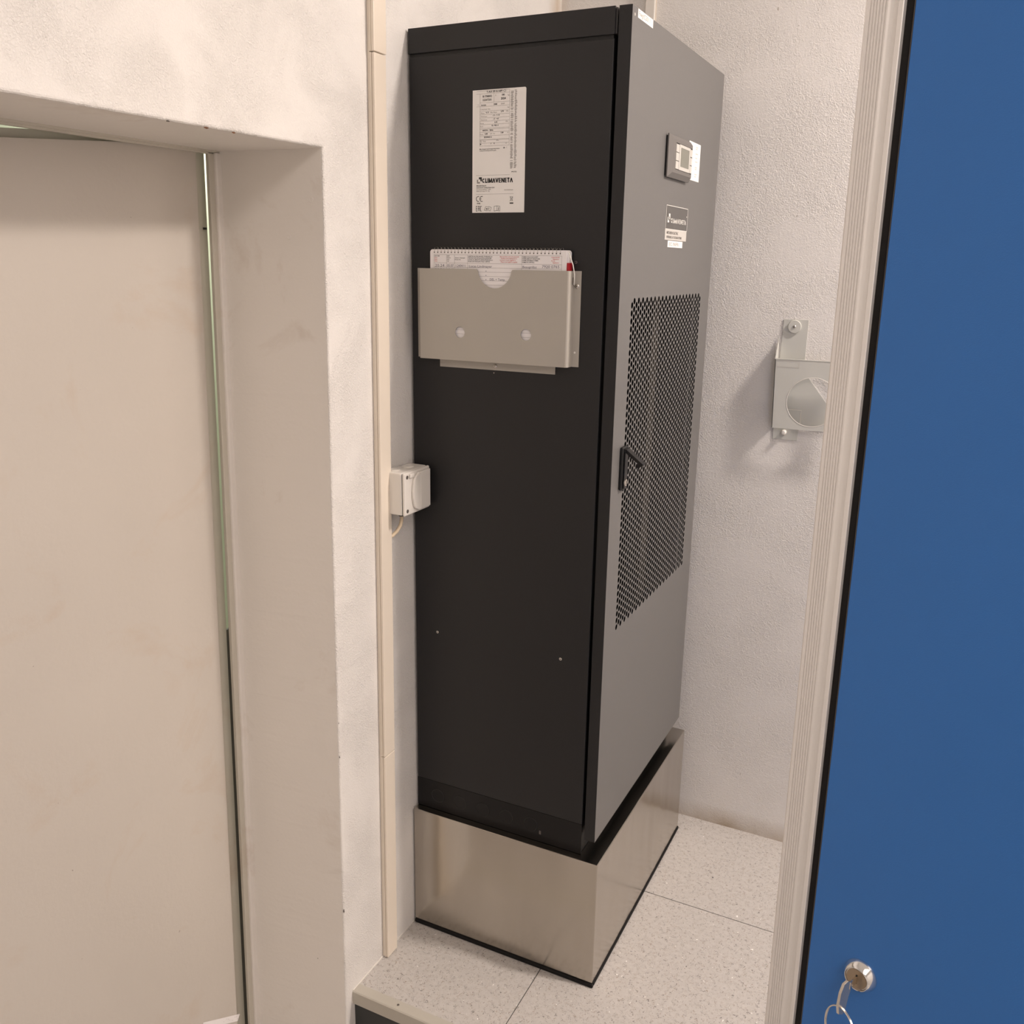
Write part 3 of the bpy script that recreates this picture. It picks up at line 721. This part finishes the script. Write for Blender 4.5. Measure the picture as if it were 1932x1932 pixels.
# front plate with notch and two round holes
def plate_with_holes(par):
    out = [(hx0, hz0), (hx1, hz0), (hx1, hz1)]
    cx, r = .2185, .0345; zc = 1.6352
    out.append((cx + r + .0062, hz1))
    n = 22
    for k in range(n + 1):
        an = math.pi * k / n
        out.append((cx + math.cos(an) * (r + .0) + (.0035 * (1 - math.sin(an)) * (1 if math.cos(an) > 0 else -1)), zc - .0016 - math.sin(an) * .0338))
    out.append((cx - r - .0062, hz1)); out.append((hx0, hz1))
    holes = [[(hx + math.cos(2 * math.pi * k / 32) * .01165, hz + math.sin(2 * math.pi * k / 32) * .01165) for k in range(32)] for hx, hz in ((.1390, 1.5090), (.2915, 1.5108))]
    cu = bpy.data.curves.new('plate', 'CURVE'); cu.dimensions = '2D'; cu.fill_mode = 'BOTH'
    for poly_ in [out] + holes:
        s_ = cu.splines.new('POLY'); s_.points.add(len(poly_) - 1); s_.use_cyclic_u = True
        for q, (a_, b_) in zip(s_.points, poly_): q.co = (a_, b_, 0, 1)
    cu.extrude = .0007
    ob = bpy.data.objects.new('tmp', cu); COL.objects.link(ob); bpy.context.view_layer.update()
    dg = bpy.context.evaluated_depsgraph_get(); ev = ob.evaluated_get(dg); me_ = ev.to_mesh()
    mb_ = MB(); vs = [mb_.bm.verts.new((v.co.x, -DH - v.co.z, v.co.y)) for v in me_.vertices]
    for p_ in me_.polygons:
        try: mb_.bm.faces.new([vs[i] for i in p_.vertices])
        except ValueError: pass
    bmesh.ops.remove_doubles(mb_.bm, verts=mb_.bm.verts, dist=1e-6)
    ev.to_mesh_clear(); bpy.data.objects.remove(ob); bpy.data.curves.remove(cu)
    return mb_.build('front_plate', 'holder', par)
plate_with_holes(ho)
m = MB(); m.prism([(hx1 - .0004, -DH - .0007), (hx1 + .0022, -DH + .0006), (hx1 + .0040, -DH + .004), (hx1 + .0042, YH - .0012), (FX, YH - .0012), (FX, YH), (hx1 + .0028, YH), (hx1 + .0026, -DH + .005), (hx1 - .0004, -DH + .0012)],
    lambda x, y: Vector((x, y, hz0)), lambda x, y: Vector((x, y, hz1))); m.build('side_flange', 'holder', ho)
m = MB(); m.prism([(hx0 + .0004, -DH - .0007), (hx0 - .0022, -DH + .0006), (hx0 - .0030, -DH + .004), (hx0 - .0032, YH - .0012), (hx0 - .020, YH - .0012), (hx0 - .020, YH), (hx0 - .0018, YH), (hx0 - .0016, -DH + .005), (hx0 + .0004, -DH + .0012)],
    lambda x, y: Vector((x, y, hz0)), lambda x, y: Vector((x, y, hz1))); m.build('side_flange', 'holder', ho)
MB().box(.0770, .3480, YH - .0014, YH, 1.4325, 1.4545).box(hx0, hx1, -DH + .0008, YH - .0016, 1.4520, 1.4532).build('bottom_tab', 'holder', ho)
screw((.2115, YH - .0014, 1.4415), (0, -1, 0), .0040, ho); screw((.3905, YH - .0012, 1.6080), (0, -1, 0), .0048, ho)
MB().lathe((.3895, YH - .0012, 1.4790), (0, -1, 0), [(0, .0022), (.0005, .002), (.0006, .001)], 14).build('rivet', 'white_ink', ho)
MB().lathe((.2070, -.0015, 1.4265), (0, -1, 0), [(0, .0010), (.0003, .0010), (.0004, .0004)], 8).build('pilot_mark', 'screw', ho)

# ================================================================ NOTEBOOK
nb = tag(empty('notebook', (.22, -.014, 1.4545)), 'spiral-bound logbook with a filled-in form page standing in the document holder', 'notebook')
nx0, nx1, nz0, nz1 = .0655, .3740, 1.4545, 1.6752
def roundrect(x0, x1, z0, z1, r):
    P = [(x0, z0), (x1, z0)]
    for k in range(7): an = math.radians(k * 15); P.append((x1 - r + r * math.cos(an), z1 - r + r * math.sin(an)))
    for k in range(7): an = math.radians(90 + k * 15); P.append((x0 + r + r * math.cos(an), z1 - r + r * math.sin(an)))
    return P
FY = -.0225
m = MB(); m.prism(roundrect(nx0, nx1, nz0, nz1, .006), lambda x, z: Vector((x, FY, z)), lambda x, z: Vector((x, -.0205, z))); m.build('front_page', 'page', nb)
m = MB(); m.prism(roundrect(nx0 + .002, nx1 + .003, nz0, nz1 - .001, .006), lambda x, z: Vector((x, -.0200, z)), lambda x, z: Vector((x, -.0085, z))); m.build('page_block', 'page', nb)
MB().box(nx1 + .0004, nx1 + .0056, -.0217, -.0064, nz0, 1.6520).build('cover_edge', 'red', nb)
m = MB(); m.prism(roundrect(nx0 + .002, nx1 + .004, nz0, nz1 + .0005, .006), lambda x, z: Vector((x, -.0080, z)), lambda x, z: Vector((x, -.0065, z))); m.build('back_cover', 'page', nb)
NR = 36
for k in range(NR):
    x = nx0 + .010 + k * (nx1 - nx0 - .024) / (NR - 1)
    pts = []
    for j in range(15):
        an = math.radians(-62 + j * 304 / 14); pts.append((x + .0012 * j / 14, -.0145 - math.cos(an) * .0092 * -1 - 0, nz1 - .0045 + math.sin(an) * .0072 + .001))
    pts = [(px_, -.0145 - .0092 * math.sin(math.radians(-150 + j * 300 / 14)), nz1 - .0020 + .0075 * math.cos(math.radians(-150 + j * 300 / 14))) for j, (px_, _, _) in enumerate(pts)]
    MB().tube(pts, .0004, 5).build('binding_ring', 'screw', nb)
hm = MB()
for k in range(NR):
    x = nx0 + .010 + k * (nx1 - nx0 - .024) / (NR - 1)
    quad(hm, (x - .0010, FY, nz1 - .0072), RX, UZ, 0, .0024, 0, .0026, .00015)
hm.build('punched_slots', 'trimgrey', nb)
O = Vector((nx0, FY, nz1))
m = MB(); LT = .00045
def L2(mm, u0, v0, u1, v1, t=LT): line(mm, O, RX, UZ, u0, v0, u1, v1, t, .0002)
cols = [.0094, .0391, .0583, .0890, .2120, .2983]
L2(m, cols[0], -.0104, cols[-1], -.0104); L2(m, cols[0], -.0269, cols[-1], -.0269)
v = -.0353
while v > -.2150:
    L2(m, cols[0], v, cols[-1], v); v -= .0084
for c_ in cols: L2(m, c_, -.0104, c_, -.2150)
m.build('form_lines', 'grey_ink', nb)
def NTX(mm, s, u, v, size, sq=1., bold=0.): text_into(mm, s, O + RX * u + UZ * v, RX, UZ, size, .0002, sq, bold, 'LEFT', Vector((0, -1, 0)))
def block(name, mat, rows_):        # one printed block: a list of (text, u, v, size, squeeze, bold)
    mm = MB()
    for r_ in rows_: NTX(mm, *r_)
    return mm.build(name, mat, nb)
HP = .0034; H0 = -.0142
block('form_text', 'ink', [('DATUM', .0105, H0, .0031, 1.1, .012)])
block('red_form_text', 'red_ink', [(t_, .0105, H0 - HP * (i + 1), .0031, 1.1, .012) for i, t_ in enumerate(('Date', 'Data', 'Dato'))])
block('form_text', 'ink', [(t_, .0402, H0 - i * HP, .0031, 1.1, .012) for i, t_ in enumerate(('ZEIT', 'Heure', 'Ora', 'Tid'))])
block('form_text', 'ink', [(t_, .0593, -.0175 - i * HP, .0030, 1.2, .012) for i, t_ in enumerate(('Visum / Stempel', 'Firma Nr.'))])
block('form_text', 'ink', [(t_, .0902, H0 - i * HP, .0031, .90, .015) for i, t_ in enumerate(('ARBEITEN AN DER ANLAGE, STOERUNG usw.', 'TRAVAUX SUR INSTALLATION, ENTRETIEN', 'LAVORI ALL IMPIANTO, MANUTENZIONE ecc.', 'WORK ON THE PLANT, FAULT, SERVICE'))])
block('form_text', 'ink', [(t_, .2132, H0 - i * HP, .0031, .98, .015) for i, t_ in enumerate(('NAME IN BLOCKSCHRIFT', 'NOM LISIBLE ET SIGNATURE', 'NOME LEGGIBILE E FIRMA', 'NAME IN CAPITALS'))])
block('red_form_text', 'red_ink', [(t_, .1630 + (i % 2) * .002, H0 - i * HP, .0031, 1.0, .012) for i, t_ in enumerate(('Bitte leserlich und in Druckschrift', 'Veuillez ecrire lisiblement en', 'Scrivere in modo leggibile in', 'Please write legibly in capitals'))])
block('red_form_text', 'red_ink', [(t_, .2760 + (i % 2) * .003, H0 - i * HP, .0031, 1.15, .012) for i, t_ in enumerate(('Unterschrift', 'Signature', 'Firma', 'Signature'))])
for r_ in (('20.24', .0115, -.0345, .0076, 1.35), ('05.07', .0405, -.0345, .0074, .95), ('1.2404/11', .0600, -.0345, .0074, .85),
           ('Lucas Lindmayer', .0920, -.0348, .0066, 1.2), ('Beaugrillaz', .2135, -.0345, .0064, 1.15), ('7920 0765', .2560, -.0335, .0074, 1.2),
           ('20.24', .0115, -.0428, .0076, 1.35), ('05.07', .0405, -.0428, .0074, .95), ('1.2404', .0600, -.0428, .0074, .95),
           ('DEL + Temp.', .1400, -.0600, .0066, 1.0)):
    block('handwriting', 'pen', [r_])
for k in range(3): block('ditto_dot', 'pen', [('.', .1300, -.0425 - k * .0084, .016)])
# cord from the notebook to the holder screw
cd = [(.3765, -.0185, 1.6715), (.3790, -.0195, 1.6680), (.3815, -.0200, 1.6610), (.3860, -.0180, 1.6480), (.3885, -.0150, 1.6300), (.3880, -.0140, 1.6150), (.3865, -.0110, 1.6110)]
co = tag(empty('cord', (.386, -.012, 1.61)), 'short white cord looped from the notebook corner to the holder screw', 'cord')
MB().tube(cd, .0011, 8).build('white_strand', 'cord', co, smooth=True)
MB().tube([(.3855, -.0130, 1.6250), (.3845, -.0120, 1.6120), (.3860, -.0080, 1.6075), (.3880, -.0050, 1.6060), (.3905, -.0045, 1.6062)], .0006, 6).build('dark_strand', 'trimgrey', co, smooth=True)

# ================================================================ WALL BRACKET ON THE BACK WALL
br = tag(empty('sheet_metal_bracket', (.70, YB, 1.30)), 'pale grey sheet metal holder with a large round opening on the back wall', 'bracket')
tb = .0016
Yw_ = YB - .0008
def sheet(P, y, name, par=br): m = MB(); m.prism(P, lambda x, z: Vector((x, y, z)), lambda x, z: Vector((x, y - tb, z))); return m.build(name, 'bracket', par, .0004)
YFP = YB - .036
# mounting strip on the wall that widens to a back plate behind the opening, and the folded gusset
sheet([(.6545, 1.2060), (.7190, 1.2060), (.7190, 1.242), (.84, 1.242), (.7315, 1.3756), (.7190, 1.3910), (.7190, 1.5215), (.6560, 1.5215), (.6550, 1.44)], Yw_, 'back_plate')
gm = MB()
gm.prism([(Yw_ - tb, 1.4760), (Yw_ - .006, 1.4600), (YFP + .010, 1.4400), (YFP - .0008, 1.4225), (YFP - .0008, 1.2425), (Yw_ - tb, 1.2425)], lambda y, z: Vector((.6492 + (1.4225 - z) * .036, y, z)), lambda y, z: Vector((.6510 + (1.4225 - z) * .036, y, z)))
gm.build('gusset', 'bracket', br)
MB().box(.6490, .86, YFP - tb, YFP + .003, 1.4212, 1.4228).build('top_edge', 'bracket', br)
# front plate with round hole
cu = bpy.data.curves.new('fp', 'CURVE'); cu.dimensions = '2D'; cu.fill_mode = 'BOTH'; cu.extrude = tb / 2
for P in ([(.6555, 1.2415), (.86, 1.2430), (.86, 1.4215), (.6490, 1.4205)], [(.7520 + math.cos(2 * math.pi * k / 64) * .0640, 1.3155 + math.sin(2 * math.pi * k / 64) * .0635) for k in range(64)]):
    s_ = cu.splines.new('POLY'); s_.points.add(len(P) - 1); s_.use_cyclic_u = True
    for q, (a_, b_) in zip(s_.points, P): q.co = (a_, b_, 0, 1)
ob = bpy.data.objects.new('tmp', cu); COL.objects.link(ob); bpy.context.view_layer.update()
ev = ob.evaluated_get(bpy.context.evaluated_depsgraph_get()); me_ = ev.to_mesh()
mb_ = MB(); vs = [mb_.bm.verts.new((v.co.x, YFP - v.co.z, v.co.y)) for v in me_.vertices]
for p_ in me_.polygons:
    try: mb_.bm.faces.new([vs[i] for i in p_.vertices])
    except ValueError: pass
bmesh.ops.remove_doubles(mb_.bm, verts=mb_.bm.verts, dist=1e-6)
ev.to_mesh_clear(); bpy.data.objects.remove(ob); bpy.data.curves.remove(cu)
mb_.build('front_plate', 'bracket', br)
MB().tube([(.7520 + math.cos(2 * math.pi * k / 64) * .0640, YFP - tb / 2, 1.3155 + math.sin(2 * math.pi * k / 64) * .0635) for k in range(64)], .0007, 6, True).build('lit_hole_rim', 'white', br)  # white tube paints the light caught by the hole's sheet edge
MB().tube([(.7225, Yw_ - .005, 1.246), (.7225, Yw_ - .005, 1.2885), (.660, Yw_ - .005, 1.2885)], .0010, 6).build('lit_tab_edge', 'white', br)  # highlight along the folded tab, painted as a thin white tube
# embossed label frame on the plate, folded inner square
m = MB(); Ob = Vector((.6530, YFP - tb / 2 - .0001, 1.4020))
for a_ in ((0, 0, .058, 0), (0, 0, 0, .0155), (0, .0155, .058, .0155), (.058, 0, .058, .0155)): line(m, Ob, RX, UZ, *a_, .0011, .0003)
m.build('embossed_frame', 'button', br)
MB().box(.660, 0.7215, Yw_ - tb - .003, Yw_ - tb - .0002, 1.246, 1.2880).build('inner_tab', 'bracket', br, .0006)
MB().lathe((.6854, Yw_ - tb, 1.5035), (0, -1, 0), [(0, .0160), (.0035, .0168), (.0050, .0158), (.0052, .0050)], 28).build('washer', 'bracket', br, smooth=True)
screw((.6854, Yw_ - tb - .005, 1.5035), (0, -1, 0), .0040, br)
MB().lathe((.6840, Yw_ - tb, 1.2270), (0, -1, 0), [(0, .0070), (.010, .0070), (.013, .0045), (.0135, .001)], 20).build('plastic_peg', 'white', br, smooth=True)

# ================================================================ BLUE DOOR (door_2)
n2 = Vector((-.37, -.93, 0)).normalized(); t2v = Vector((.93, -.37, 0)).normalized(); Lk = Vector((1.0770, -.9674, 1.0382))
PO = Lk - n2 * .009            # origin on the blue face at the lock
KS = .0083
def bp(s, z, h): return PO + t2v * (s + (1.0382 - z) * KS + .0) + UZ * (z - PO.z) + n2 * h
d2 = struct(empty('door_2', (PO.x, PO.y, -.29)))
Z0, Z1 = -.29, 2.0
def vprof(P, name, mat, bev=0):
    m = MB(); m.prism(P, lambda s, h: bp(s, Z0, h), lambda s, h: bp(s, Z1, h)); return m.build(name, mat, d2, bev)
S0 = -.0885
prof = [(S0 + .0310, -.036), (S0 + .002, -.036), (S0, -.034), (S0, -.002), (S0 + .0006, .0012), (S0 + .002, .0022), (S0 + .0044, .0022)]
x = S0 + .0044
for k in range(6):
    prof += [(x + .0004, .0013), (x + .0009, .0013), (x + .0013, .0022), (x + .00235, .0022)]; x += .00235
prof += [(S0 + .0200, .0014), (S0 + .0225, .0004), (S0 + .0255, .0004), (S0 + .0262, .0020), (S0 + .0272, .0034), (S0 + .0305, .0034), (S0 + .0310, .0028)]
vprof(prof, 'aluminium_profile', 'alu')
vprof([(S0 + .0311, -.030), (S0 + .0311, -.001), (S0 + .0366, -.0025), (S0 + .0366, -.030)], 'rubber_gasket', 'rubber')
vprof([(S0 + .0367, -.030), (S0 + .0367, -.0012), (S0 + .0378, -.0004), (S0 + .0382, -.002), (S0 + .0382, -.030)], 'panel_edge_strip', 'trimgrey')
vprof([(S0 + .0383, -.030), (S0 + .0383, 0), (.86, 0), (.86, -.030)], 'blue_panel', 'blue')
# cam lock
axis = n2
b0 = bp(.0, 1.0382, 0)
lk = MB().lathe(b0, axis, [(0, .0150), (.0010, .0150), (.0020, .0145), (.0075, .0125), (.0090, .0110), (.0090, .0105), (.0078, .0100), (.0078, .0095)], 40).build('lock_ring', 'chrome', d2, smooth=True)
MB().lathe(b0, axis, [(.0070, .0096), (.0084, .0094), (.0085, .002)], 36).build('lock_core', 'copper', d2, smooth=True)
m = MB(); kc = b0 + axis * .0086
m.prism([(-.0008, -.0045), (.0008, -.0045), (.0008, .0045), (-.0008, .0045)], lambda a_, b_: kc + t2v * a_ + UZ * b_, lambda a_, b_: kc + t2v * a_ + UZ * b_ + axis * .0002); m.build('keyhole', 'black', d2)
# key in the lock with its ring
ky = tag(empty('key', tuple(kc)), 'flat metal key with a thin wire ring, left in the blue door lock', 'key')
kd = UZ
m = MB()
def kp(u, v, w_): return kc + t2v * w_ + axis * u + UZ * v
m.prism([(0, -.0035), (.012, -.0035), (.012, .0035), (0, .0035)], lambda u, v: kp(u, v, -.0009), lambda u, v: kp(u, v, .0009)); m.build('blade', 'nickel', ky, .0003)
bow = [(.010, .0040), (.010, -.0045), (.0125, -.0110), (.0150, -.0250), (.0190, -.0300), (.0260, -.0285), (.0285, -.0200), (.0270, -.0060), (.0230, .0030), (.0170, .0058)]
def bowpt(u, v, w_):
    q_ = (u - .010) * .62; return kc + axis * (.010 + q_ * .90) + UZ * v + t2v * ((w_ - .0045) * 1.3 - q_ * .42)
m = MB(); m.prism(bow, lambda u, v: bowpt(u, v, -.0009 + .0045), lambda u, v: bowpt(u, v, .0009 + .0045)); m.build('bow', 'nickel', ky, .0004)
rc = kc + axis * .016 + UZ * (-.0460) + t2v * (-.001)
ra = (t2v * .93 + axis * .36).normalized(); rb = (UZ * .98 - axis * .1).normalized()
ringp = [rc + ra * math.cos(2 * math.pi * k / 48) * .0185 + rb * math.sin(2 * math.pi * k / 48) * .0210 for k in range(48)]
MB().tube(ringp, .00075, 8, True).build('wire_ring', 'nickel', ky, smooth=True)
ringp = [rc + axis * .0012 + ra * math.cos(2 * math.pi * k / 48) * .0187 + rb * math.sin(2 * math.pi * k / 48) * .0212 for k in range(48)]
MB().tube(ringp, .00075, 8, True).build('wire_ring', 'nickel', ky, smooth=True)

# small print that cannot be picked apart stays one part each
for o in bpy.data.objects:
    if o.type == 'MESH' and o.name.split('.')[0] in ('printing', 'fine_printing', 'approval_marks', 'brand_printing', 'faded_print', 'punched_slots'):
        o['kind'] = 'stuff'
